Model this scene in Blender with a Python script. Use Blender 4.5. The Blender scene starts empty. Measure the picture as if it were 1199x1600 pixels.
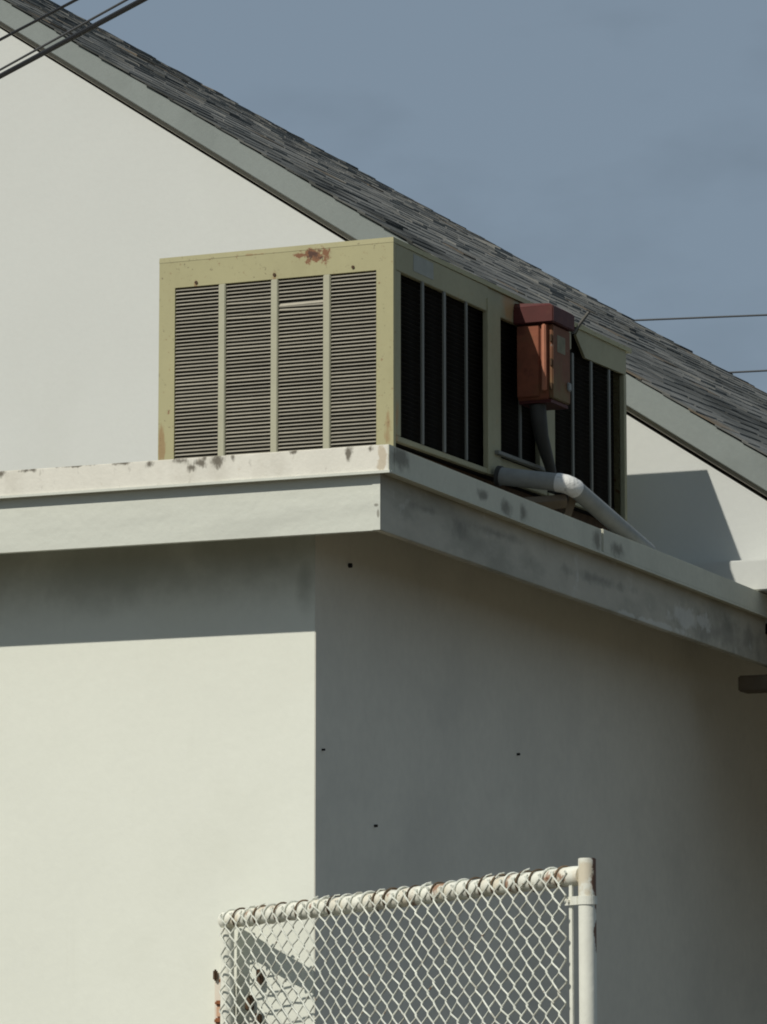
import bpy, math, random
from mathutils import Vector, Matrix, noise as mnoise
R = math.radians
random.seed(7)
scene = bpy.context.scene
col = scene.collection

# ------------------------------------------------------------------ camera, sky, sun, exposure
cam_d = bpy.data.cameras.new('camera')
cam = bpy.data.objects.new('camera', cam_d); col.objects.link(cam)
cam.location = (5.962, -13.530, 1.6)
cam.rotation_euler = (R(90 + 8.081), 0, R(23.926))
cam_d.sensor_fit = 'HORIZONTAL'; cam_d.sensor_width = 36; cam_d.lens = 185.69
cam_d.clip_start = 0.1; cam_d.clip_end = 2000
scene.camera = cam

SUN_DIR = Vector((0.40, 1.0, -1.055)).normalized()          # direction the light travels
elev = math.asin(-SUN_DIR.z); rot = math.atan2(-SUN_DIR.x, -SUN_DIR.y)
world = bpy.data.worlds.new('World'); scene.world = world; world.use_nodes = True
wn = world.node_tree; wn.nodes.clear()
sky = wn.nodes.new('ShaderNodeTexSky'); sky.sky_type = 'NISHITA'; sky.sun_disc = False
sky.sun_elevation = elev; sky.sun_rotation = rot % (2 * math.pi)
sky.altitude = 0; sky.air_density = 1.0; sky.dust_density = 0.6; sky.ozone_density = 1.0
# thin even high haze with faint wisps: pulls the blue towards grey everywhere in the sky
wtc = wn.nodes.new('ShaderNodeTexCoord')
wmap = wn.nodes.new('ShaderNodeMapping'); wmap.inputs['Scale'].default_value = (16, 16, 30)
wns = wn.nodes.new('ShaderNodeTexNoise'); wns.inputs['Scale'].default_value = 1.0; wns.inputs['Detail'].default_value = 5
wramp = wn.nodes.new('ShaderNodeMapRange'); wramp.inputs[1].default_value = 0.53; wramp.inputs[2].default_value = 0.80
wramp.inputs[3].default_value = 0.99; wramp.inputs[4].default_value = 0.84
wmix = wn.nodes.new('ShaderNodeMix'); wmix.data_type = 'RGBA'; wmix.blend_type = 'MULTIPLY'; wmix.inputs[0].default_value = 1
whz = wn.nodes.new('ShaderNodeMix'); whz.data_type = 'RGBA'; whz.inputs[0].default_value = 0.9; whz.inputs[7].default_value = (2.66, 3.42, 4.25, 1)
bg = wn.nodes.new('ShaderNodeBackground'); bg.inputs['Strength'].default_value = 0.080
wo = wn.nodes.new('ShaderNodeOutputWorld')
L = wn.links.new
L(wtc.outputs['Generated'], wmap.inputs[0]); L(wmap.outputs[0], wns.inputs['Vector']); L(wns.outputs[0], wramp.inputs[0])
L(sky.outputs[0], whz.inputs[6]); L(whz.outputs[2], wmix.inputs[6]); L(wramp.outputs[0], wmix.inputs[7])
L(wmix.outputs[2], bg.inputs[0]); L(bg.outputs[0], wo.inputs[0])

sun_d = bpy.data.lights.new('sun', 'SUN'); sun_d.energy = 3.6; sun_d.angle = R(0.53); sun_d.color = (1.0, 0.955, 0.86)
sun = bpy.data.objects.new('sun', sun_d); col.objects.link(sun)
sun.rotation_euler = SUN_DIR.to_track_quat('-Z', 'Y').to_euler(); sun.location = (-6, -16, 20)

scene.view_settings.view_transform = 'Standard'; scene.view_settings.look = 'None'
scene.view_settings.exposure = 0.0; scene.view_settings.gamma = 1.0
scene.view_settings.use_curve_mapping = False
scene.render.engine = 'CYCLES'
scene.cycles.pixel_filter_type = 'BLACKMAN_HARRIS'; scene.cycles.filter_width = 1.9

# ------------------------------------------------------------------ helpers
def tag(o, label=None, cat=None, group=None, kind=None):
    if label: o['label'] = label
    if cat: o['category'] = cat
    if group: o['group'] = group
    if kind: o['kind'] = kind
    return o

def empty(name, loc=(0, 0, 0)):
    o = bpy.data.objects.new(name, None); col.objects.link(o); o.location = loc
    o.empty_display_size = 0.1
    return o

class MB:
    """collects shapes in world coordinates, builds one mesh object"""
    def __init__(s): s.v = []; s.f = []
    def add(s, vs, fs):
        n = len(s.v); s.v += [tuple(p) for p in vs]; s.f += [tuple(i + n for i in f) for f in fs]; return s
    def box(s, x0, x1, y0, y1, z0, z1):
        return s.add([(x, y, z) for z in (z0, z1) for x, y in ((x0, y0), (x1, y0), (x1, y1), (x0, y1))],
                     [(3, 2, 1, 0), (4, 5, 6, 7), (0, 1, 5, 4), (1, 2, 6, 5), (2, 3, 7, 6), (3, 0, 4, 7)])
    def hexa(s, b, t):          # bottom quad, top quad (both counter-clockwise from above)
        return s.add(list(b) + list(t), [(3, 2, 1, 0), (4, 5, 6, 7), (0, 1, 5, 4), (1, 2, 6, 5), (2, 3, 7, 6), (3, 0, 4, 7)])
    def prism(s, poly, vec):    # polygon extruded along vec
        n = len(poly); v = Vector(vec)
        vs = [Vector(p) for p in poly] + [Vector(p) + v for p in poly]
        fs = [tuple(range(n - 1, -1, -1)), tuple(range(n, 2 * n))] + [(i, (i + 1) % n, (i + 1) % n + n, i + n) for i in range(n)]
        return s.add(vs, fs)
    def tube(s, pts, r, n=12, cap=True):
        pts = [Vector(p) for p in pts]; rs = r if isinstance(r, (list, tuple)) else [r] * len(pts)
        up = None; vs = []; fs = []
        for i, p in enumerate(pts):
            d = ((pts[min(i + 1, len(pts) - 1)] - pts[max(i - 1, 0)])).normalized()
            if up is None:
                a = Vector((0, 0, 1)) if abs(d.z) < .9 else Vector((1, 0, 0)); up = (a - d * a.dot(d)).normalized()
            else: up = (up - d * up.dot(d)).normalized()
            sd = d.cross(up)
            for k in range(n):
                a = 2 * math.pi * k / n; vs.append(p + (up * math.cos(a) + sd * math.sin(a)) * rs[i])
        for i in range(len(pts) - 1):
            for k in range(n):
                fs.append((i * n + k, i * n + (k + 1) % n, (i + 1) * n + (k + 1) % n, (i + 1) * n + k))
        if cap: fs += [tuple(range(n - 1, -1, -1)), tuple(range((len(pts) - 1) * n, len(pts) * n))]
        return s.add(vs, fs)
    def mesh(s, name, base=(0, 0, 0)):
        b = Vector(base); me = bpy.data.meshes.new(name)
        me.from_pydata([tuple(Vector(p) - b) for p in s.v], [], s.f); me.update()
        return me
    def build(s, name, mat, parent=None, base=None, smooth=False, bevel=0, seg=2):
        if base is None:
            base = (0, 0, 0); p = parent
            while p is not None: base = tuple(Vector(base) + p.location); p = p.parent
        me = s.mesh(name, base); me.materials.append(mat)
        import bmesh
        bm = bmesh.new(); bm.from_mesh(me); bmesh.ops.recalc_face_normals(bm, faces=bm.faces)
        if bevel:
            bmesh.ops.bevel(bm, geom=list(bm.edges), offset=bevel, segments=seg, affect='EDGES', clamp_overlap=True)
        bm.to_mesh(me); bm.free()
        if smooth or bevel:
            for p in me.polygons: p.use_smooth = True
            me.set_sharp_from_angle(angle=R(38))
        o = bpy.data.objects.new(name, me); col.objects.link(o); o.parent = parent
        if parent is None: o.location = base
        return o

def M(name, c, rough=.85, spec=.3, metal=0, var=.06, vs=2.0, fine=.03, fs=40, bump=0, bs=80, stretch=(1, 1, 1), stains=(), rnd=0, base=(0, 0, 0)):
    """procedural painted / weathered surface. stains: dicts with col, amt and blobs or noise"""
    m = bpy.data.materials.new(name); m.use_nodes = True; nt = m.node_tree; nd = nt.nodes; nd.clear(); ln = nt.links.new
    out = nd.new('ShaderNodeOutputMaterial'); pb = nd.new('ShaderNodeBsdfPrincipled'); ln(pb.outputs[0], out.inputs[0])
    pb.inputs['Roughness'].default_value = rough; pb.inputs['Metallic'].default_value = metal
    pb.inputs['Specular IOR Level'].default_value = spec
    tc = nd.new('ShaderNodeTexCoord'); co = tc.outputs['Object']
    def noise(scale, detail=5, st=(1, 1, 1), off=0, rgh=.55):
        mp = nd.new('ShaderNodeMapping'); mp.inputs['Scale'].default_value = st; mp.inputs['Location'].default_value = (off, off * .7, off * .3); ln(co, mp.inputs[0])
        n = nd.new('ShaderNodeTexNoise'); n.inputs['Scale'].default_value = scale; n.inputs['Detail'].default_value = detail; n.inputs['Roughness'].default_value = rgh
        ln(mp.outputs[0], n.inputs['Vector']); return n
    def mr(sock, a, b, c_, d, smooth=False):
        n = nd.new('ShaderNodeMapRange'); n.inputs[1].default_value = a; n.inputs[2].default_value = b; n.inputs[3].default_value = c_; n.inputs[4].default_value = d
        if smooth: n.interpolation_type = 'SMOOTHSTEP'
        ln(sock, n.inputs[0]); return n.outputs[0]
    def math_(op, a, b):
        n = nd.new('ShaderNodeMath'); n.operation = op
        for i, s in enumerate((a, b)):
            if isinstance(s, (int, float)): n.inputs[i].default_value = s
            else: ln(s, n.inputs[i])
        return n.outputs[0]
    f1 = mr(noise(vs, 6, stretch).outputs[0], .25, .75, 1 - var, 1 + var)
    f2 = mr(noise(fs, 3, stretch, 3.1).outputs[0], .25, .75, 1 - fine, 1 + fine)
    f = math_('MULTIPLY', f1, f2)
    if rnd:
        oi = nd.new('ShaderNodeObjectInfo'); f = math_('MULTIPLY', f, mr(oi.outputs['Random'], 0, 1, 1 - rnd, 1 + rnd))
    mix = nd.new('ShaderNodeMix'); mix.data_type = 'RGBA'; mix.blend_type = 'MULTIPLY'; mix.inputs[0].default_value = 1
    mix.inputs[6].default_value = (*c, 1); ln(f, mix.inputs[7]); cur = mix.outputs[2]
    for si, st in enumerate(stains):
        if 'blobs' in st:
            nz = noise(st.get('ns', 14), 5, st.get('nst', (1, 1, 1)), 7.7 + si, .65)
            mask = None
            for (x, y, z, rx, ry, rz) in st['blobs']:
                a = nd.new('ShaderNodeVectorMath'); a.operation = 'SUBTRACT'; ln(co, a.inputs[0]); a.inputs[1].default_value = (x - base[0], y - base[1], z - base[2])
                b = nd.new('ShaderNodeVectorMath'); b.operation = 'MULTIPLY'; ln(a.outputs[0], b.inputs[0]); b.inputs[1].default_value = (1 / rx, 1 / ry, 1 / rz)
                l = nd.new('ShaderNodeVectorMath'); l.operation = 'LENGTH'; ln(b.outputs[0], l.inputs[0])
                k = mr(l.outputs['Value'], 0, 1.3, 1, 0)
                mask = k if mask is None else math_('MAXIMUM', mask, k)
            mask = math_('ADD', mask, mr(nz.outputs[0], .3, .7, -st.get('nz', .45), st.get('nz', .45)))
            lo, hi = st.get('edge', (.25, .6)); mask = mr(mask, lo, hi, 0, st.get('amt', .8), True)
        else:
            nz = noise(st['scale'], st.get('det', 6), st.get('st', (1, 1, 1)), st.get('off', 11) + si, st.get('rgh', .6))
            lo, hi = st.get('edge', (.55, .7)); mask = mr(nz.outputs[0], lo, hi, 0, st.get('amt', .5), True)
        mx = nd.new('ShaderNodeMix'); mx.data_type = 'RGBA'; ln(mask, mx.inputs[0]); ln(cur, mx.inputs[6]); mx.inputs[7].default_value = (*st['col'], 1); cur = mx.outputs[2]
    ln(cur, pb.inputs['Base Color'])
    if bump:
        bn = nd.new('ShaderNodeBump'); bn.inputs['Strength'].default_value = 1; bn.inputs['Distance'].default_value = bump
        ln(noise(bs, 5, (1, 1, 1), 5).outputs[0], bn.inputs['Height']); ln(bn.outputs[0], pb.inputs['Normal'])
    return m

# ------------------------------------------------------------------ measured lines of the place (metres)
YG = 3.04                       # gable wall plane
XE, YE = 0.500, -1.1725         # outer corner of the flat roof's edge strip
YF, XF = -1.1445, 0.456         # fascia planes
YW, XW = -0.854, 0.074          # annex wall planes
K = 0.018                       # fall of the flat roof towards the back
def fall(z, y): return z - K * (y - YE)
ACB = (-0.5, 1.265, 3.975)      # air conditioner base
ANB = (-4.0, 1.0, 0)            # annex base
FEB = (0.671, -1.5375, 0)       # fence base
ACT = 4.755

# ------------------------------------------------------------------ materials
DIRT = (.10, .085, .06); GREEN = (.11, .12, .085); RUST = (.16, .05, .02)
m_gable = M('gable_paint', (.565, .578, .548), var=.03, vs=1.1, fine=.012, bump=.0009, bs=30,
            stains=[dict(col=(.50, .51, .46), scale=1.3, edge=(.5, .8), amt=.35, st=(1, 1, .6))])
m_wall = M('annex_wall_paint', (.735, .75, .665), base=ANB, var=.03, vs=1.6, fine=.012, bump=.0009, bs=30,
           stains=[dict(col=(.64, .65, .55), scale=1.1, edge=(.5, .8), amt=.4), dict(col=(.55, .55, .47), scale=2.2, st=(3, 3, .25), edge=(.60, .78), amt=.22, off=41),
                   dict(col=GREEN, blobs=[(-.10, YW, 3.42, .16, .3, .10), (.03, YW, 3.36, .06, .3, .14), (-.75, YW, 3.42, .75, .3, .17), (-.2, YW, 3.45, .6, .3, .20), (-1.4, YW, 3.45, .6, .3, .22)], amt=.5, nz=.14, edge=(.05, 1.0), ns=7)])  # green algae, smoothed so it also deepens the shade below the eave
m_side = M('annex_wall_paint_warmed', (.75, .72, .62), base=ANB, var=.05, vs=1.5, fine=.03, fs=22, bump=.001, bs=40,  # same wall paint, bounce warmth of the shaded side put into its colour
           stains=[dict(col=(.58, .56, .49), scale=1.3, edge=(.45, .75), amt=.4),
                   dict(col=(.55, .535, .47), scale=4, st=(1, .5, 1), edge=(.5, .75), amt=.25, off=20)])
m_fascia = M('fascia_paint', (.60, .615, .545), base=ANB, rough=.75, var=.05, vs=4, fine=.03, fs=30, stretch=(.4, .4, 1.5), bump=.0015, bs=40,
             stains=[dict(col=(.44, .45, .40), scale=4, st=(.35, .35, 2.2), edge=(.5, .75), amt=.5),
                     dict(col=DIRT, blobs=[(.44, YF, 3.55, .012, .2, .008), (.447, YF, 3.52, .006, .2, .02)], amt=.6, nz=.2)])
m_fascia_side = M('fascia_paint_shaded', (.48, .455, .375), base=ANB, rough=.8, var=.12, vs=3, fine=.06, fs=18, stretch=(.5, .5, 1.2), bump=.0015, bs=40,  # fascia paint darkened and warmed for its shaded side, plus stains
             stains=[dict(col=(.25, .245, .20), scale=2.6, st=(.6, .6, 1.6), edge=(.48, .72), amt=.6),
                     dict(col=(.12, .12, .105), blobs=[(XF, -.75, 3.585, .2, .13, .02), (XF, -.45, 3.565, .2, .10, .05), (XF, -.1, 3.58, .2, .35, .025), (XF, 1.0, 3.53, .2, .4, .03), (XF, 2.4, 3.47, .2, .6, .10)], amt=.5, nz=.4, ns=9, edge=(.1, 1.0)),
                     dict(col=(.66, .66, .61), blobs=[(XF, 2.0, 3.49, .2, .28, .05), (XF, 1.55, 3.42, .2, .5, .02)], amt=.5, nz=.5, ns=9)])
m_strip = M('edge_strip_front', (.70, .68, .60), base=ANB, rough=.8, var=.06, vs=5, fine=.03, bump=.001,
            stains=[dict(col=(.50, .47, .39), scale=5, st=(1, 1, .5), edge=(.5, .75), amt=.55),
                    dict(col=DIRT, ns=34, nz=.5, edge=(.25, .95), amt=.88, nst=(1, 1, .5),
                         blobs=[(-1.03, YE, 3.745, .03, .2, .022), (-.93, YE, 3.752, .05, .2, .010), (-.72, YE, 3.755, .10, .2, .006), (-.54, YE, 3.755, .05, .2, .010),
                                (-.43, YE, 3.746, .026, .2, .020), (-.30, YE, 3.748, .05, .2, .014), (-.21, YE, 3.75, .014, .2, .015), (-.10, YE, 3.75, .016, .2, .018),
                                (-.16, YE, 3.742, .055, .2, .030), (-.24, YE, 3.735, .05, .2, .022), (-.255, YE, 3.722, .03, .2, .02), (.345, YE, 3.735, .02, .2, .032), (.13, YE, 3.752, .02, .2, .010), (.43, YE, 3.745, .016, .2, .016)]),
                    dict(col=(.40, .30, .17), blobs=[(.475, YE, 3.71, .022, .2, .06)], amt=.55, nz=.4, ns=30)])
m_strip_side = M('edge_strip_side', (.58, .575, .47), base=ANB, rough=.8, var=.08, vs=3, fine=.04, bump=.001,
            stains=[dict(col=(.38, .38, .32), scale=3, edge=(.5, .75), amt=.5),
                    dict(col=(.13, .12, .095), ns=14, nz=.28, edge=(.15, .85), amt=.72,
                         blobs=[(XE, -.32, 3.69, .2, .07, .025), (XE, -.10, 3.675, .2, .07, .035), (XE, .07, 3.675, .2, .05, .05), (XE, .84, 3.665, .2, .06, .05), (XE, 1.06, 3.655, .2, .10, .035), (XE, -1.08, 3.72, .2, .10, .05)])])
m_soffit = M('soffit_board', (.52, .52, .49), var=.10, vs=3, stains=[dict(col=(.25, .25, .22), scale=3, edge=(.5, .75), amt=.4)])
m_deck = M('roof_deck_gravel', (.30, .29, .26), var=.15, vs=6, fine=.1, bump=.004)
m_rake = M('rake_board_grey', (.215, .24, .228), rough=.7, var=.08, vs=1.2, fine=.04, stretch=(1, 1, 1), bump=.0008,
           stains=[dict(col=(.16, .18, .17), scale=2.2, edge=(.5, .75), amt=.5), dict(col=(.06, .065, .06), scale=9, edge=(.68, .76), amt=.7)])
m_rake_low = M('rake_strip_brown', (.34, .315, .26), var=.1)
def shingle(name, c):
    return M(name, c, rough=.95, spec=.12, var=.22, vs=3, fine=.2, fs=12, bump=.003, bs=60, rnd=.06,
             stains=[dict(col=(.03, .032, .031), scale=1.2, edge=(.54, .68), amt=.6, rgh=.7), dict(col=(.20, .205, .20), scale=1.7, edge=(.55, .70), amt=.5, off=31, rgh=.7)])
m_shs = [shingle('shingle_charcoal', (.052, .054, .051)), shingle('shingle_dark', (.090, .093, .088)), shingle('shingle_grey', (.130, .132, .125)), shingle('shingle_pale', (.172, .172, .160)), shingle('shingle_brown', (.135, .112, .085))]
m_shingle = m_shs[2]
m_ground = M('asphalt', (.085, .072, .05), var=.2, vs=.5, fine=.15, fs=60, bump=.004)
m_ac = M('ac_paint', (.37, .345, .19), rough=.55, spec=.4, var=.04, vs=5, fine=.02, base=ACB,
         stains=[dict(col=(.29, .265, .14), scale=5, st=(1, 1, .4), edge=(.52, .75), amt=.4),
                 dict(col=(.185, .07, .026), ns=34, nz=.55, edge=(.30, .62), amt=.93, blobs=[(-.33, 0, 4.716, .072, .3, .034), (-.395, 0, 4.720, .035, .3, .012), (-.295, 0, 4.706, .036, .3, .030)]),
                 dict(col=(.26, .15, .06), ns=22, nst=(1, 1, .3), nz=.5, edge=(.45, .9), amt=.7, blobs=[(-.985, 0, 4.02, .02, .3, .12), (-.02, 0, 4.0, .025, .3, .10), (-.84, 0, 4.64, .014, .3, .035), (-.50, 0, 4.64, .014, .3, .03), (-.60, 0, 4.74, .10, .3, .008)]),
                 dict(col=(.05, .02, .012), ns=60, nz=.6, edge=(.38, .7), amt=.85, blobs=[(-.335, 0, 4.720, .045, .3, .020), (-.30, 0, 4.706, .02, .3, .012)])])
m_ac_trim = M('ac_divider', (.40, .39, .285), rough=.5, var=.05, vs=8)
m_ac_side = M('ac_side_paint', (.33, .315, .20), rough=.6, var=.10, vs=3, fine=.05, base=ACB,
         stains=[dict(col=(.26, .24, .14), scale=4, st=(1, 1, .4), edge=(.5, .72), amt=.5),
                 dict(col=(.44, .22, .07), ns=9, nz=.4, edge=(.2, .8), amt=.55, blobs=[(0, 1.18, 4.70, .3, .10, .07), (0, .03, 4.05, .3, .03, .10)])])
m_ac_rail = M('ac_side_divider', (.17, .17, .145), rough=.5, var=.1, vs=8)
m_slat = M('louver_slat', (.36, .335, .27), rough=.5, spec=.4, var=.12, vs=9, fine=.06, rnd=.14)
m_coil = M('dark_coil', (.085, .08, .068), rough=.8, var=.25, vs=14, fine=.2, bump=.001)
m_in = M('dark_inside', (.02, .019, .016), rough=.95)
m_skid = M('skid_grey', (.30, .29, .24), var=.15, vs=5, stains=[dict(col=(.10, .075, .05), scale=5, edge=(.5, .65), amt=.7)])
m_wood = M('weathered_wood', (.16, .125, .085), var=.25, vs=6, stretch=(1, .3, 1))
m_box = M('box_rust_red', (.215, .068, .034), rough=.65, var=.22, vs=9, fine=.12,
          stains=[dict(col=(.16, .085, .035), scale=7, edge=(.5, .68), amt=.55), dict(col=(.10, .025, .016), scale=11, edge=(.55, .68), amt=.6, off=23)])
m_box_side = M('box_faded_side', (.17, .07, .034), rough=.7, var=.2, vs=8, fine=.1,
          stains=[dict(col=(.17, .15, .06), scale=5, st=(1, 1, .6), edge=(.42, .62), amt=.7), dict(col=(.25, .25, .23), scale=9, edge=(.62, .68), amt=.7, off=5)])
m_cap = M('box_cap_maroon', (.075, .016, .013), rough=.6, var=.2, vs=10, stains=[dict(col=(.12, .04, .02), scale=9, edge=(.55, .7), amt=.5)])
m_lip = M('box_lip', (.42, .17, .10), rough=.5, var=.15, vs=12)
m_conduit = M('conduit_dark', (.05, .05, .046), rough=.6, var=.15, vs=10)
m_pipe = M('pipe_grey_jacket', (.27, .28, .265), rough=.6, var=.12, vs=9, fine=.06,
           stains=[dict(col=(.22, .23, .21), scale=10, edge=(.5, .68), amt=.6)])
m_wrap = M('pipe_white_wrap', (.70, .70, .67), rough=.7, var=.08, vs=20, bump=.004, bs=70, stains=[dict(col=(.30, .30, .28), scale=22, edge=(.55, .66), amt=.7)])
m_white = M('white_gloss_paint', (.72, .725, .64), rough=.5, spec=.4, var=.06, vs=12, fine=.03, bump=.001, bs=60,
            stains=[dict(col=(.58, .52, .38), scale=9, edge=(.55, .75), amt=.5)])
m_rail = M('rail_white_rusty', (.72, .72, .63), rough=.55, spec=.4, var=.07, vs=10, fine=.03, bump=.0015, bs=50,
            stains=[dict(col=(.60, .50, .34), scale=7, edge=(.48, .68), amt=.6), dict(col=(.24, .10, .04), scale=13, edge=(.56, .66), amt=.85, off=17), dict(col=(.10, .04, .02), scale=26, edge=(.66, .70), amt=.8, off=27)])
m_post = M('post_white_rusty', (.73, .735, .65), rough=.5, spec=.4, var=.05, vs=10, fine=.03, bump=.001, bs=50, base=FEB,
            stains=[dict(col=(.56, .46, .30), ns=25, nz=.4, edge=(.3, .75), amt=.6, blobs=[(1.60, -2.19, 2.20, .06, .06, .07)]),
                    dict(col=(.13, .05, .02), ns=30, nz=.3, edge=(.28, .5), amt=.95, blobs=[(1.632, -2.157, 2.19, .021, .04, .11), (1.632, -2.157, 2.02, .011, .03, .06)])])
m_wire = M('mesh_wire_paint', (.62, .635, .56), rough=.5, spec=.4, var=.22, vs=24, fine=.15, fs=90, rnd=.10, stains=[dict(col=(.33, .31, .25), scale=18, edge=(.54, .68), amt=.65), dict(col=(.20, .10, .045), scale=25, edge=(.64, .70), amt=.8, off=60)])
m_tie = M('tie_wire_dark', (.12, .085, .05), rough=.8, var=.3, vs=40, rnd=.4)
m_rust = M('rusted_iron', (.22, .085, .035), rough=.9, var=.3, vs=30, fine=.2, fs=90, bump=.001)
m_dkrust = M('dark_rusted_iron', (.075, .045, .025), rough=.9, var=.3, vs=30)
m_pink = M('hinge_plate_paint', (.68, .62, .52), rough=.7, var=.06, vs=14)
m_bolt = M('bolt_black', (.015, .014, .013), rough=.6)
m_cable = M('cable_black', (.018, .018, .019), rough=.5, var=.05)
m_cable2 = M('cable_grey', (.08, .08, .08), rough=.5, var=.05)
m_wire_far = M('line_wire', (.05, .055, .06), rough=.6)

# ------------------------------------------------------------------ ground
tag(MB().add([(-400, -400, 0), (400, -400, 0), (400, 400, 0), (-400, 400, 0)], [(0, 1, 2, 3)]).build('ground', m_ground), kind='structure')

# ------------------------------------------------------------------ gable building
gb = empty('gable_building', (-1.8, YG, 0))
tag(gb, 'tall white gable ended building with steep grey shingle roof behind the air conditioner', 'building')
XR, XL = 2.3, -20.3; XM = -9.0                                      # eave walls and ridge
def wt(x): return 4.425 - .658 * x if x >= XM else 4.425 - .658 * XM + .658 * (x - XM)
def roof_z(x, y):
    t = (y - 3.0) / 6.0
    return (4.631 - .646 * x) * (1 - t) + (4.773 - .603 * x) * t
poly = [(XL, YG, 0), (XR, YG, 0), (XR, YG, wt(XR)), (XM, YG, wt(XM)), (XL, YG, wt(XL))]
ZP = 3.57                                                           # right of the annex the gable stands over an open side porch
XP = 3.75
MB().prism([(XL, YG, 0), (XW - .2, YG, 0), (XW - .2, YG, ZP), (1.5, YG, ZP), (1.5, YG, wt(1.5)), (XM, YG, wt(XM)), (XL, YG, wt(XL))], (0, .2, 0)).build('gable_wall', m_gable, gb)
MB().box(XW + .002, 2.6, YG + .2005, 8.7, ZP + .02, ZP + .05).build('porch_ceiling', m_soffit, gb)
MB().box(.318, 1.5, YG + .02, YG + .14, 3.275, 3.346).build('porch_beam', m_wood, gb, bevel=.006)
MB().box(1.38, 1.50, YG + .02, YG + .14, 0, 3.2745).build('porch_post', m_white, gb)
MB().box(1.38, 1.50, 8.55, 8.67, 0, ZP + .0195).build('porch_post', m_white, gb)
MB().prism([(x, 8.75, z - (.25 if z > 0 else 0)) for x, y, z in poly], (0, .15, 0)).build('back_wall', m_gable, gb)
MB().box(XL, XL + .2, YG + .2, 8.75, 0, wt(XL)).build('side_wall', m_gable, gb)
# plinth curb at the foot of the gable wall, above the flat roof
MB().box(-10, 1.0, 2.82, YG - .002, 3.69, 3.828).build('base_curb', m_gable, gb, bevel=.006)
# rake board: sloping fascia, 40 mm proud of the wall
def fb(x): return 4.471 - .6558 * x
def ft(x): return 4.631 - .646 * x
XEV = 2.75
MB().prism([(XM, 3.0, fb(XM)), (XEV, 3.0, fb(XEV)), (XEV, 3.0, ft(XEV) - .010), (XM, 3.0, ft(XM) - .010)], (0, .036, 0)).build('rake_board', m_rake, gb, bevel=.003)
MB().prism([(XM, 3.034, fb(XM) - .026), (XEV, 3.034, fb(XEV) - .026), (XEV, 3.034, fb(XEV) - .001), (XM, 3.034, fb(XM) - .001)], (0, .0055, 0)).build('rake_strip', m_rake_low, gb)  # thin brownish strip against the wall below the rake board
def lz(x): return ft(2 * XM - x)
MB().prism([(2 * XM - XEV, 3.0, fb(XEV)), (XM, 3.0, fb(XM)), (XM, 3.0, ft(XM) - .03), (2 * XM - XEV, 3.0, ft(XEV) - .03)], (0, .036, 0)).build('rake_board', m_rake, gb)
# roof: boarded deck and courses of shingle tabs
roof = empty('roof', (0, 0, 0)); roof.parent = gb
ys = [3.037, 4, 5, 6, 7, 8, 8.98]
mb = MB()
for a, b in zip(ys[:-1], ys[1:]):
    mb.hexa([(XM, a, roof_z(XM, a) - .16), (XEV, a, roof_z(XEV, a) - .14), (XEV, b, roof_z(XEV, b) - .14), (XM, b, roof_z(XM, b) - .16)],
            [(XM, a, roof_z(XM, a) - .07), (XEV, a, roof_z(XEV, a) - .06), (XEV, b, roof_z(XEV, b) - .06), (XM, b, roof_z(XM, b) - .07)])
mb.build('roof_deck', m_rake_low, gb)
MB().hexa([(2 * XM - XEV, 2.97, roof_z(XEV, 3) - .05), (XM, 2.97, roof_z(XM, 3) - .05), (XM, 9.0, roof_z(XM, 9) - .05), (2 * XM - XEV, 9.0, roof_z(XEV, 9) - .05)],
          [(2 * XM - XEV, 2.97, roof_z(XEV, 3)), (XM, 2.97, roof_z(XM, 3)), (XM, 9.0, roof_z(XM, 9)), (2 * XM - XEV, 9.0, roof_z(XEV, 9))]).build('far_slope', m_shingle, gb)
roof_base = tuple(gb.location)
DX = .125; nc = int((XEV + .04 - XM) / DX)
for i in range(nc):
    x0 = XM + i * DX; x1 = x0 + DX + .035
    mb = MB(); y = 2.990 + random.uniform(-.006, .004); mi = []
    yend = 9.02 + random.uniform(-.03, .03)
    while y < yend:
        w = random.uniform(.09, .30); y2 = min(y + w, yend)
        if yend - y2 < .08: y2 = yend
        t = .003 + random.uniform(0, .007) + (.007 if random.random() < .06 else 0)
        if y2 >= yend - .2: t += random.uniform(0, .005)
        e = x1 + random.uniform(-.008, .008)
        a, b = y + .0008, y2 - .0008
        t2 = t + random.uniform(-.002, .002)
        mb.hexa([(x0, a, roof_z(x0, a) - .008), (e, a, roof_z(e, a) + .0), (e, b, roof_z(e, b) + .0), (x0, b, roof_z(x0, b) - .008)],
                [(x0, a, roof_z(x0, a) + .001), (e, a, roof_z(e, a) + t), (e, b, roof_z(e, b) + t2), (x0, b, roof_z(x0, b) + .001)])
        q = mnoise.noise(Vector((x0 * .45, y * .85, 3.3))) * 1.5 + mnoise.noise(Vector((x0 * 1.6, y * 2.2, 8.1))) * .8 + random.gauss(0, .24)
        if y < 3.75 and x0 < -1.2: q -= .55                             # weathered darker along the upper rake
        k = 0 if q < -.62 else 1 if q < -.12 else 2 if q < .38 else 3
        if random.random() < .03: k = 4
        if y2 >= yend - .25 and random.random() < .7: k = random.choice((0, 0, 1, 4))
        mi += [k] * 6
        y = y2
    o = mb.build('shingle_course', m_shs[0], roof)
    for m_ in m_shs[1:]: o.data.materials.append(m_)
    o.data.polygons.foreach_set('material_index', mi)
MB().prism([(XM - .14, 2.97, roof_z(XM, 3) - .075), (XM, 2.97, roof_z(XM, 3) + .01), (XM + .14, 2.97, roof_z(XM, 3) - .075), (XM + .14, 2.97, roof_z(XM, 3) - .05), (XM, 2.97, roof_z(XM, 3) + .035), (XM - .14, 2.97, roof_z(XM, 3) - .05)], (0, 6.04, 0)).build('ridge_cap', m_shingle, roof)

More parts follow.
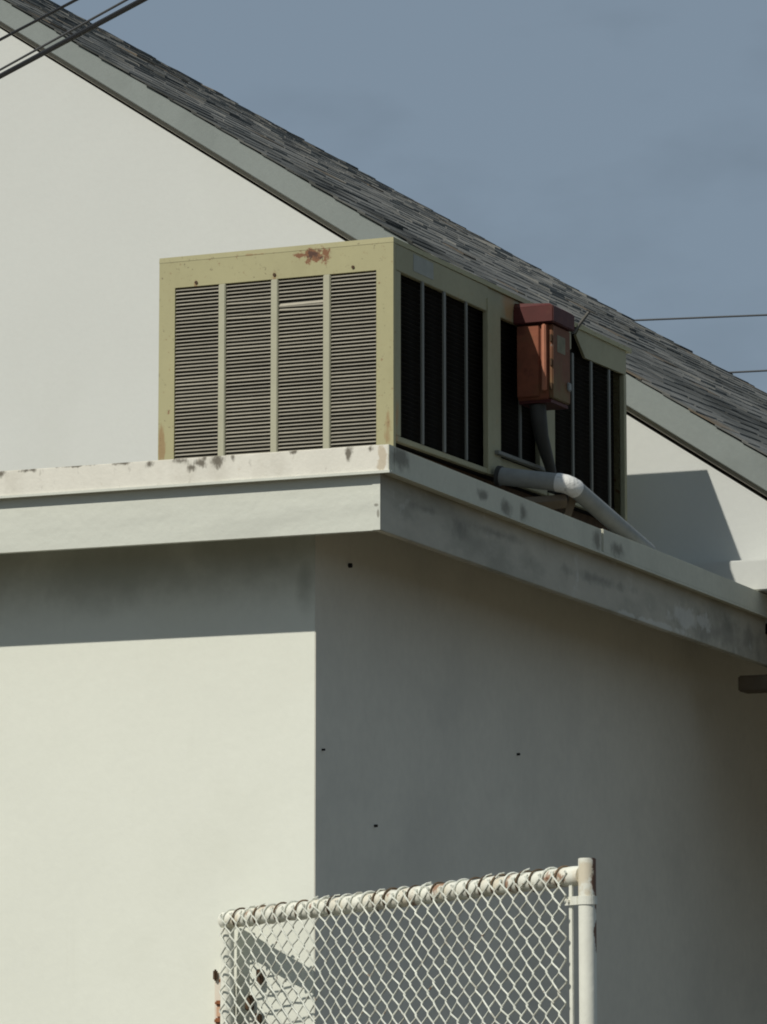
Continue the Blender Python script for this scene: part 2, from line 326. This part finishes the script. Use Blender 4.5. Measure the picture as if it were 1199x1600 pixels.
# ------------------------------------------------------------------ annex with flat roof
an = empty('flat_roof_annex', (-4.0, 1.0, 0))
tag(an, 'low white stucco annex with flat roof and wide eaves, its right wall in shade', 'building')
XA = -9.0
ZF = 3.462
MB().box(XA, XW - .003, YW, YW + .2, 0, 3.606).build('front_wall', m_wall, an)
def sl(x0, x1, y0, y1, z0, z1):   # box following the fall of the roof
    return MB().hexa([(x0, y0, fall(z0, y0)), (x1, y0, fall(z0, y0)), (x1, y1, fall(z0, y1)), (x0, y1, fall(z0, y1))],
                     [(x0, y0, fall(z1, y0)), (x1, y0, fall(z1, y0)), (x1, y1, fall(z1, y1)), (x0, y1, fall(z1, y1))])
# the shaded side wall, running up to a soffit that sits higher than the fascia's lower edge
MB().hexa([(XW - .0025, YW + .0015, 0), (XW, YW + .0015, 0), (XW, 8.7, 0), (XW - .0025, 8.7, 0)],
          [(XW - .0025, YW + .0015, fall(3.6175, YW)), (XW, YW + .0015, fall(3.6175, YW)), (XW, 8.7, fall(3.6175, 8.7)), (XW - .0025, 8.7, fall(3.6175, 8.7))]).build('side_wall', m_side, an)
sl(XA, XF - .03, YF + .03, YG - .002, 3.618, 3.640).build('soffit', m_soffit, an)
sl(XA, XF - .03, YF + .03, 2.815, 3.642, 3.700).build('roof_deck', m_deck, an)
MB().box(XA, XF - .0305, YF, YF + .028, ZF, 3.69).build('fascia_board', m_fascia, an)
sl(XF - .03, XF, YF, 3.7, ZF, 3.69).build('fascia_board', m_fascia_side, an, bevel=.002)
# corner cover in the front colour hides the side board's shade tone
MB().box(XF - .0304, XF - .001, YF - .002, YF - .0003, ZF + .001, 3.68).build('fascia_corner_cover', m_fascia, an)
# edge strip: front run in two lengths, side run in two lengths with a joint
ZT, ZB = 3.756, 3.661
mb = MB(); xs = [XA, -4.2, -4.2, XE]
for a, b in ((XA, -4.203), (-4.2, XE - .0005)):
    MB().box(a, b, YE, YE + .045, ZB, ZT).build('edge_strip', m_strip, an, bevel=.003)
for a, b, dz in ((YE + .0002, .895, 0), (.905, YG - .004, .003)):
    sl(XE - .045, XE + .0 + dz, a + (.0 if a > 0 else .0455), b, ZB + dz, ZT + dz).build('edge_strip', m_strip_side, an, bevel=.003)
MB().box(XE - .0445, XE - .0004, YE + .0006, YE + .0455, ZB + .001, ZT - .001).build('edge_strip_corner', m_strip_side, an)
# drip lips under the strip
MB().box(XA, XE + .004, YE - .005, YE + .010, ZB - .005, ZB + .004).build('drip_lip', m_fascia, an)
sl(XE - .010, XE + .0055, YE + .0105, YG - .004, ZB - .005, ZB + .004).build('drip_lip', m_strip_side, an)
# small black anchor bolts left in the stucco
for (y, z, r) in ((-.57, 3.445, .0085), (-.798, 2.759, .004), (1.051, 2.878, .005), (-.341, 2.515, .005)):
    MB().tube([(XW - .01, y, z - .02), (XW + .012, y, z - .02)], r, 8).build('anchor_bolt', m_bolt, an)

# ------------------------------------------------------------------ air conditioner
ac = empty('air_conditioner', ACB)
tag(ac, 'large beige rooftop air conditioner with louvered front and rust spot on its top rail', 'air conditioner')
Z0, ZG = 3.975, 4.636
fy0, fy1 = 0.0, 0.022
# cabinet inside
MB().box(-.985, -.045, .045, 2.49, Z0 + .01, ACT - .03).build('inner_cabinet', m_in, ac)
MB().hexa([(-1.001, -.001, ACT - .016), (.001, -.001, ACT - .016), (.010, 2.58, ACT - .016), (-1.001, 2.58, ACT - .016)],
          [(-1.0, -.0, ACT + .004), (.0, -.0, ACT + .004), (.009, 2.58, ACT + .004), (-1.0, 2.58, ACT + .004)]).build('top_cover', m_ac, ac)
# front frame
MB().box(-1, 0, fy0, fy1, ZG, ACT - .0165).build('top_rail', m_ac, ac)
MB().box(-1, 0, fy0, fy1, Z0 - .055, Z0 - .034).build('bottom_rail', m_ac, ac)
MB().box(-1, -.931, fy0, fy1, Z0 - .0335, ZG).build('stile', m_ac, ac)
MB().box(-.071, 0, fy0, fy1, Z0 - .0335, ZG).build('stile', m_ac, ac)
for a, b in ((-.741, -.711), (-.516, -.486), (-.294, -.264)):
    MB().box(a, b, fy0 - .003, fy1, Z0 - .0335, ZG - .0005).build('divider', m_ac_trim, ac, bevel=.003)
for x, z in ((-.838, 4.650), (-.501, 4.653), (-.168, 4.655)):
    MB().tube([(x, -.004, z), (x, .004, z)], .0065, 8).build('screw', m_dkrust, ac)
# louver slats, one object each
cols = [(-.929, -.743), (-.709, -.518), (-.484, -.296), (-.262, -.073)]
NS = 48; pitch = (ZG - Z0 + .033) / NS
for ci, (a, b) in enumerate(cols):
    w = b - a
    me = MB().add([(-w / 2, -.001, -.0058), (w / 2, -.001, -.0058), (w / 2, .016, .0035), (-w / 2, .016, .0035),
                   (-w / 2, -.001, -.0030), (w / 2, -.001, -.0030), (w / 2, .016, .0050), (-w / 2, .016, .0050)],
                  [(3, 2, 1, 0), (4, 5, 6, 7), (0, 1, 5, 4), (1, 2, 6, 5), (2, 3, 7, 6), (3, 0, 4, 7)]).mesh('slat')
    me.materials.append(m_slat)
    for i in range(NS):
        z = Z0 - .033 + (i + .5) * pitch
        o = bpy.data.objects.new('slat', me); col.objects.link(o); o.parent = ac
        o.location = ((a + b) / 2 - ACB[0], .003 - ACB[1], z - ACB[2])
        o.rotation_euler = (R(random.uniform(-5, 5)), R(random.uniform(-.25, .25)), 0)
        if ci == 2 and i == NS - 7: o.location.z -= .009; o.rotation_euler = (R(24), R(-.9), 0)      # one slat has slipped
        if ci == 2 and i == NS - 8: o.rotation_euler = (R(20), R(1.1), R(-.8))
        if ci == 2 and i == NS - 9: o.rotation_euler = (R(14), R(1.6), 0)
        if ci == 1 and i in (NS - 6, NS - 10): o.rotation_euler = (R(10), R(.8), 0)
MB().box(-.93, -.072, .0225, .03, Z0 - .03, ZG).build('coil', m_coil, ac)
# left side and back sheets
MB().box(-1.0, -.99, .0225, 2.529, Z0, ACT - .017).build('side_panel', m_ac, ac)
MB().box(-.9895, -.001, 2.51, 2.529, Z0, ACT - .017).build('back_panel', m_ac, ac)
# right side, first section
sx0, sx1 = -.03, 0.0
def splate(name, y0, y1, z0, z1, mat=m_ac_side, x1=sx1, bevel=.002, x0=None):
    x0 = x1 - (.008 if name == 'divider' else .022) if x0 is None else x0
    return MB().box(x0, x1, y0, y1, z0, z1).build(name, mat, ac, bevel=bevel)
splate('side_top_rail', .0225, .945, ZG, ACT - .017)
splate('side_bottom_rail', .0225, .945, Z0, Z0 + .022)
splate('corner_post', .0225, .073, Z0 + .0225, ZG - .0005, x1=-.0006)
splate('corner_post', .930, 1.068, Z0, ZG + .055, x1=.004)
for a, b in ((.264, .295), (.478, .510), (.704, .730)):
    splate('divider', a + .004, b - .004, Z0 + .0225, ZG - .0005, m_ac_rail, x1=.003)
MB().box(.0002, .0014, .19, .385, 4.662, 4.728).build('maker_label', M('faded_label', (.33, .345, .31), var=.08, vs=20), ac)
def louvers(y0, y1, z0, z1):      # dark coil fins of one opening, too fine to tell apart
    mb = MB(); n = int((z1 - z0) / .018)
    for i in range(n):
        z = z0 + (i + .5) * (z1 - z0) / n + random.uniform(-.001, .001)
        mb.add([(-.034, y0, z + .004), (-.034, y1, z + .004), (-.014, y1, z - .004), (-.014, y0, z - .004)], [(0, 1, 2, 3)])
    o = mb.build('louver_fins', m_coil, ac); o['kind'] = 'stuff'; return o
for a, b in ((.073, .264), (.295, .478), (.510, .704), (.730, .930)): louvers(a, b, Z0 + .023, ZG)
# second section
splate('side_top_rail', .9455, 1.88, ZG + .003, ACT - .018, x1=-.004)
plate = [(.001, 1.925, 4.708), (.001, 2.030, 4.628), (.001, 2.529, 4.634), (.001, 2.529, ACT - .005), (.001, 1.985, ACT + .012)]
MB().prism(plate, (-.012, 0, 0)).build('bent_top_rail', m_ac_side, ac)
MB().add([(.004, 1.873, 4.705), (.004, 1.905, 4.712), (.03, 2.022, 4.822), (.03, 2.005, 4.822), (-.006, 1.873, 4.705), (-.006, 1.905, 4.712), (.02, 2.022, 4.822), (.02, 2.005, 4.822)],
         [(0, 1, 2, 3), (7, 6, 5, 4), (0, 4, 5, 1), (1, 5, 6, 2), (2, 6, 7, 3), (3, 7, 4, 0)]).build('torn_flap', m_coil, ac)
splate('lower_panel', 1.0685, 1.60, Z0, 4.062, x1=-.006)
splate('ledge', 1.0, 1.55, 4.063, 4.079, m_ac_rail, x1=.022)
splate('wide_divider', 1.507, 1.681, 4.0795, ZG + .0025, x1=-.002)
splate('side_bottom_rail', 1.6005, 2.529, Z0, Z0 + .014)
splate('corner_post', 2.497, 2.529, Z0 + .0145, 4.630, x1=.002)
for a, b in ((1.273, 1.301), (1.866, 1.896), (2.086, 2.117), (2.303, 2.358)):
    splate('divider', a + .004, b - (.004 if b < 2.3 else .03), (4.0795 if a < 1.5 else Z0 + .0145), 4.624, m_ac_rail, x1=.003)
for a, b, z in ((1.068, 1.273, 4.08), (1.301, 1.507, 4.08), (1.681, 1.866, Z0 + .015), (1.896, 2.086, Z0 + .015), (2.117, 2.303, Z0 + .015), (2.330, 2.497, Z0 + .015)): louvers(a, b, z, 4.63)
# skids and curb under the cabinet
for x in (-.93, -.10):
    MB().box(x - .04, x + .04, .03, 2.5, 3.86, Z0 - .0005).build('skid', m_dkrust if x > -.5 else m_skid, ac)
for y in (.15, .75, 1.25, 2.0):
    sl(-.95, -.03, y, y + .16, 3.7005, 3.92).build('support_block', m_skid, ac)

# ------------------------------------------------------------------ rusty switch box on the unit's side
bxb = (.002, 1.235, 4.31)
bxe = empty('switch_box', bxb)
tag(bxe, 'rusty red electrical box with maroon cap fixed to the side of the air conditioner', 'electrical box')
MB().box(.005, .140, 1.246, 1.452, 4.318, 4.63).build('body', m_box, bxe, bevel=.004)
MB().box(.1405, .158, 1.252, 1.448, 4.322, 4.628).build('side_door', m_box_side, bxe, bevel=.004)
MB().box(.006, .104, 1.236, 1.2455, 4.33, 4.625).build('front_panel', m_box, bxe, bevel=.003)
MB().box(.118, .136, 1.226, 1.2458, 4.35, 4.626).build('front_lip', m_lip, bxe, bevel=.004)
MB().box(-.004, .172, 1.222, 1.466, 4.632, 4.700).build('cap', m_cap, bxe, bevel=.004)
MB().hexa([(-.004, 1.226, 4.7005), (.168, 1.226, 4.7005), (.168, 1.462, 4.7005), (-.004, 1.462, 4.7005)], [(-.004, 1.24, 4.722), (.15, 1.24, 4.712), (.15, 1.45, 4.712), (-.004, 1.45, 4.722)]).build('cap_top', m_cap, bxe)
MB().box(.01, .15, 1.25, 1.44, 4.305, 4.3175).build('base_flange', m_cap, bxe)
for z in (4.37, 4.47, 4.57):
    MB().tube([(.152, 1.2495, z - .014), (.152, 1.2495, z + .014)], .0055, 8).build('hinge', m_dkrust, bxe, smooth=True)
MB().box(.1582, .1592, 1.30, 1.39, 4.52, 4.59).build('warning_label', M('faded_box_label', (.20, .19, .13), var=.25, vs=30), bxe)
MB().box(.1585, .168, 1.405, 1.44, 4.375, 4.41).build('latch', m_pipe, bxe, bevel=.004)

pts = [(.075, 1.29, 4.305), (.078, 1.295, 4.25), (.075, 1.33, 4.18), (.068, 1.40, 4.12), (.062, 1.46, 4.07), (.058, 1.50, 4.02), (.055, 1.52, 3.98)]
tag(MB().tube(pts, [.034, .034, .030, .026, .022, .020, .020], 14).build('conduit', m_conduit, base=(.055, 1.52, 3.98), smooth=True),
    'dark flexible conduit hanging below the rusty red electrical box', 'conduit')

# ------------------------------------------------------------------ grey pipe with white wrapped elbow
pp = empty('drain_pipe', (.3, 1.1, 3.66))
tag(pp, 'thick grey pipe with white wrapped elbow below the red box', 'pipe')
A = Vector((.03, .992, 3.972)); B = Vector((.325, 1.000, 3.924)); Cc = Vector((.462, 1.53, 3.705))
d1 = (B - A).normalized(); d2 = (Cc - B).normalized()
MB().tube([A, B - d1 * .05], .036, 20).build('pipe_length', m_pipe, pp, smooth=True)
MB().tube([B + d2 * .045, Cc], .036, 20).build('pipe_length', m_pipe, pp, smooth=True)
E0 = B - d1 * .055; E1 = B + d2 * .05; el = []
for k in range(9):
    t = k / 8; el.append(E0 * (1 - t) ** 2 + B * 2 * t * (1 - t) + E1 * t * t)
MB().tube(el, [.0375, .0385, .0375, .0385, .038, .0385, .0375, .0385, .0372], 20).build('elbow_wrap', m_wrap, pp, smooth=True)
MB().tube([A - d1 * .012, A + d1 * .006], .041, 20).build('collar', m_conduit, pp, smooth=True)
# timbers that prop the pipe
for i, (p0, p1, r, lab) in enumerate((((.10, .93, 3.84), (.30, 1.03, 3.86), .028, 'short weathered timber under the straight part of the grey pipe'),
                                      ((.24, 1.06, 3.68), (.30, 1.10, 3.89), .022, 'upright weathered prop under the white pipe elbow'),
                                      ((.20, 1.30, 3.80), (.38, 1.42, 3.70), .020, 'small slanted timber below the sloping length of grey pipe'))):
    p0 = Vector(p0); p1 = Vector(p1)
    tag(MB().tube([p0, p1], r, 4).build('timber_prop', m_wood, base=tuple(p0)), lab, 'timber', 'timbers under the pipe')

# ------------------------------------------------------------------ chain link fence panel
FA = Vector((-.262, -.905, 0)); FBp = Vector((1.604, -2.170, 0))
fd = (FBp - FA); FL = fd.length; fd.normalize(); fn = Vector((fd.y, -fd.x, 0))      # fn points to the camera's side (front, sunny)
if fn.y > 0: fn = -fn
ZRA, ZRB = 2.136, 2.203
def rz(s): return ZRA + (ZRB - ZRA) * s / FL
def fp(s, z, o=0): return FA + fd * s + fn * o + Vector((0, 0, z))
fe = empty('chain_link_fence', tuple((FA + FBp) / 2))
tag(fe, 'white painted chain link fence panel with rusty top rail in front of the annex corner', 'fence')
MB().tube([fp(.018 + i * (FL - .038) / 40, rz(i * FL / 40) + .0015 * math.sin(i * 1.7) + .001 * math.sin(i * 4.1), 0) for i in range(41)], [.0305 + .0012 * math.sin(i * 2.3) for i in range(41)], 16).build('top_rail', m_rail, fe, smooth=True)
mb = MB().tube([fp(FL, 0), fp(FL, 2.252)], .0275, 24, cap=False)
mb.tube([fp(FL, 2.254), fp(FL, .01)], .0245, 24, cap=False)
mb.build('end_post', m_post, fe, smooth=True)
MB().tube([fp(FL, 2.20), fp(FL, 2.222)], .0242, 24).build('post_plug', m_rust, fe)
MB().tube([fp(.035, 0), fp(.035, rz(0) - .026)], .024, 18).build('wall_post', m_white, fe, smooth=True)
MB().tube([fp(.04, .12), fp(FL - .028, .12)], .021, 12).build('bottom_rail', m_white, fe, smooth=True)
# tension bar and bands
TB = FL - .068
MB().prism([fp(TB - .008, .1, .010), fp(TB + .008, .1, .010), fp(TB + .008, 2.225, .010), fp(TB - .008, 2.225, .010)], fn * .006).build('tension_bar', m_white, fe)
for zb in (2.125, 1.25, .5):
    ring = MB(); n = 20; pv = []
    for k in range(n + 1):
        a = -math.pi * .80 + k * (math.pi * 1.60) / n
        pv.append((math.cos(a), math.sin(a)))
    outer = [fp(FL + c_ * .0305, 0, s_ * .0305) for c_, s_ in pv]
    inner = [fp(FL + c_ * .0280, 0, s_ * .0280) for c_, s_ in pv]
    vs = []; fs = []
    for o_, i_ in zip(outer, inner):
        for zz in (zb - .013, zb + .013):
            vs.append(o_ + Vector((0, 0, zz))); vs.append(i_ + Vector((0, 0, zz)))
    for k in range(n):
        b = k * 4
        fs += [(b, b + 4, b + 6, b + 2), (b + 1, b + 3, b + 7, b + 5), (b + 2, b + 6, b + 7, b + 3), (b, b + 1, b + 5, b + 4)]
    ring.add(vs, fs)
    ring.prism([fp(FL - .090, zb - .013, .018), fp(FL - .015, zb - .013, .024), fp(FL - .015, zb + .013, .024), fp(FL - .090, zb + .013, .018)], fn * .0045)
    ring.build('tension_band', m_white, fe)
    MB().tube([fp(FL - .062, zb, .018), fp(FL - .062, zb, .032)], .006, 6).build('band_bolt', m_white, fe)
# interlocked zigzag wires: half width H, diamond height P
P = .066; NW = 60; H = (TB - .045) / NW
zb0 = .10
for i in range(NW):
    s0 = .045 + i * H
    ztop = rz(s0) + .012
    npt = int((ztop - zb0) / (P / 2))
    pts = []; jit = random.uniform(-.003, .003)
    for k in range(npt + 1):
        z = ztop - k * P / 2
        left = (k + i) % 2 == 0
        s = s0 - .0012 if left else s0 + H + .0012
        jj = random.uniform(-.0034, .0034) + .002 * math.sin(i * .35 + k * .23); jz = random.uniform(-.0032, .0032)
        # rounded apex: two points, crossing over in depth
        e = .0035 if left else -.0035
        sgn = 1 if left else -1
        pts.append(fp(s + sgn * .004 + jj, z + .006 + jz, .034 + (-.0028 if left else .0028)))
        pts.append(fp(s + jj, z + jz, .034))
        pts.append(fp(s + sgn * .004 + jj, z - .006 + jz, .034 + (.0028 if left else -.0028)))
    mb = MB().tube(pts, .0031, 6, cap=False)
    mb.build('mesh_wire', m_wire, fe, smooth=True)
# knuckles and ties bent over the rail
for i in range(0, NW, 2):
    s = .045 + i * H + H * .5; c = rz(s); pts = []
    tl = random.uniform(.006, .018); rr = .0345 + random.uniform(0, .002)
    for k in range(13):
        a = R(-75) + k * R(225) / 12
        pts.append(fp(s + tl * (k / 12 - .5) * 1.2, c + rr * math.sin(a), rr * math.cos(a)))
    MB().tube(pts, .0032 + random.uniform(0, .0012), 6).build('tie_wire', m_tie if random.random() < .62 else m_wire, fe, smooth=True)
    if random.random() < .45:   # a loose wire end sticking up
        MB().tube([fp(s + .01, c + .024, .026), fp(s + .016, c + .036, .016), fp(s + .022, c + .040 + random.uniform(-.004, .004), .0)], .0024, 5).build('wire_end', m_wire, fe, smooth=True)

# hinge hardware on the wall beside the fence
hg = empty('wall_bracket_plate', (-.27, YW, 1.60))
tag(hg, 'cream painted hinge plate with rusty pins on the white wall, left of the fence', 'hinge')
MB().box(-.298, -.250, YW - .045, YW - .001, 1.55, 1.955).build('plate', m_pink, hg, bevel=.006)
for x0, x1, z0, z1, mm in ((-.296, -.281, 1.925, 1.965, m_dkrust), (-.272, -.254, 1.915, 1.935, m_rust), (-.288, -.250, 1.838, 1.856, m_rust), (-.290, -.246, 1.775, 1.795, m_rust)):
    MB().box(x0, x1, YW - .062, YW - .0455, z0, z1).build('hinge_pin', mm, hg, bevel=.005)
MB().box(-.284, -.255, YW - .056, YW - .0456, 1.796, 1.837).build('worn_pad', M('worn_primer', (.55, .36, .24), var=.15, vs=20), hg, bevel=.004)
br = empty('gate_bracket', (-.16, YW, 1.78))
tag(br, 'dark rusty iron bracket on the white wall behind the fence mesh', 'bracket')
for x0, x1, z0, z1 in ((-.185, -.160, 1.82, 1.875), (-.142, -.122, 1.91, 1.965), (-.150, -.128, 1.775, 1.81), (-.19, -.12, 1.74, 1.772)):
    MB().box(x0, x1, YW - .03, YW - .001, z0, z1).build('lug', m_dkrust, br, bevel=.004)

# ------------------------------------------------------------------ overhead cables
def cable(name, p, q, t0, t1, r, mat, sag, lab, cat, grp):
    p = Vector(p); q = Vector(q); d = q - p; pts = []
    for k in range(41):
        t = t0 + (t1 - t0) * k / 40
        z = sag * (t * (t - 1)) * .02
        pts.append(p + d * t + Vector((0, 0, z)))
    o = MB().tube(pts, r, 8).build(name, mat, base=tuple(pts[0]), smooth=True)
    tag(o, lab, cat, grp); return o
for p, q, r, mat, lab in (((2.169, -6.858, 3.63), (2.446, -7.056, 3.63), .0030, m_cable, 'thin black overhead cable, highest of the three crossing the gable'),
                         ((2.16, -6.84, 3.574), (2.628, -7.196, 3.574), .0024, m_cable2, 'thin grey overhead cable running just above the thick black one'),
                         ((2.162, -6.843, 3.56), (2.679, -7.229, 3.56), .0053, m_cable, 'thick black overhead cable, lowest of the three crossing the gable')):
    cable('overhead_cable', p, q, (3.03 - p[1]) / (q[1] - p[1]), 14, r, mat, .01, lab, 'cable', 'overhead cables at upper left')
for p, q, lab in (((-10.017, 30, 10.475), (-8.429, 30, 10.413), 'distant power line in the sky, upper of the two right of the roof'),
                  ((-8.904, 30, 9.762), (-8.439, 30, 9.751), 'distant power line in the sky, lower of the two right of the roof')):
    t = abs(q[0] - p[0])
    cable('power_line', p, q, -18 / t, 25 / t, .0115, m_wire_far, .0004, lab, 'power line', 'distant power lines')
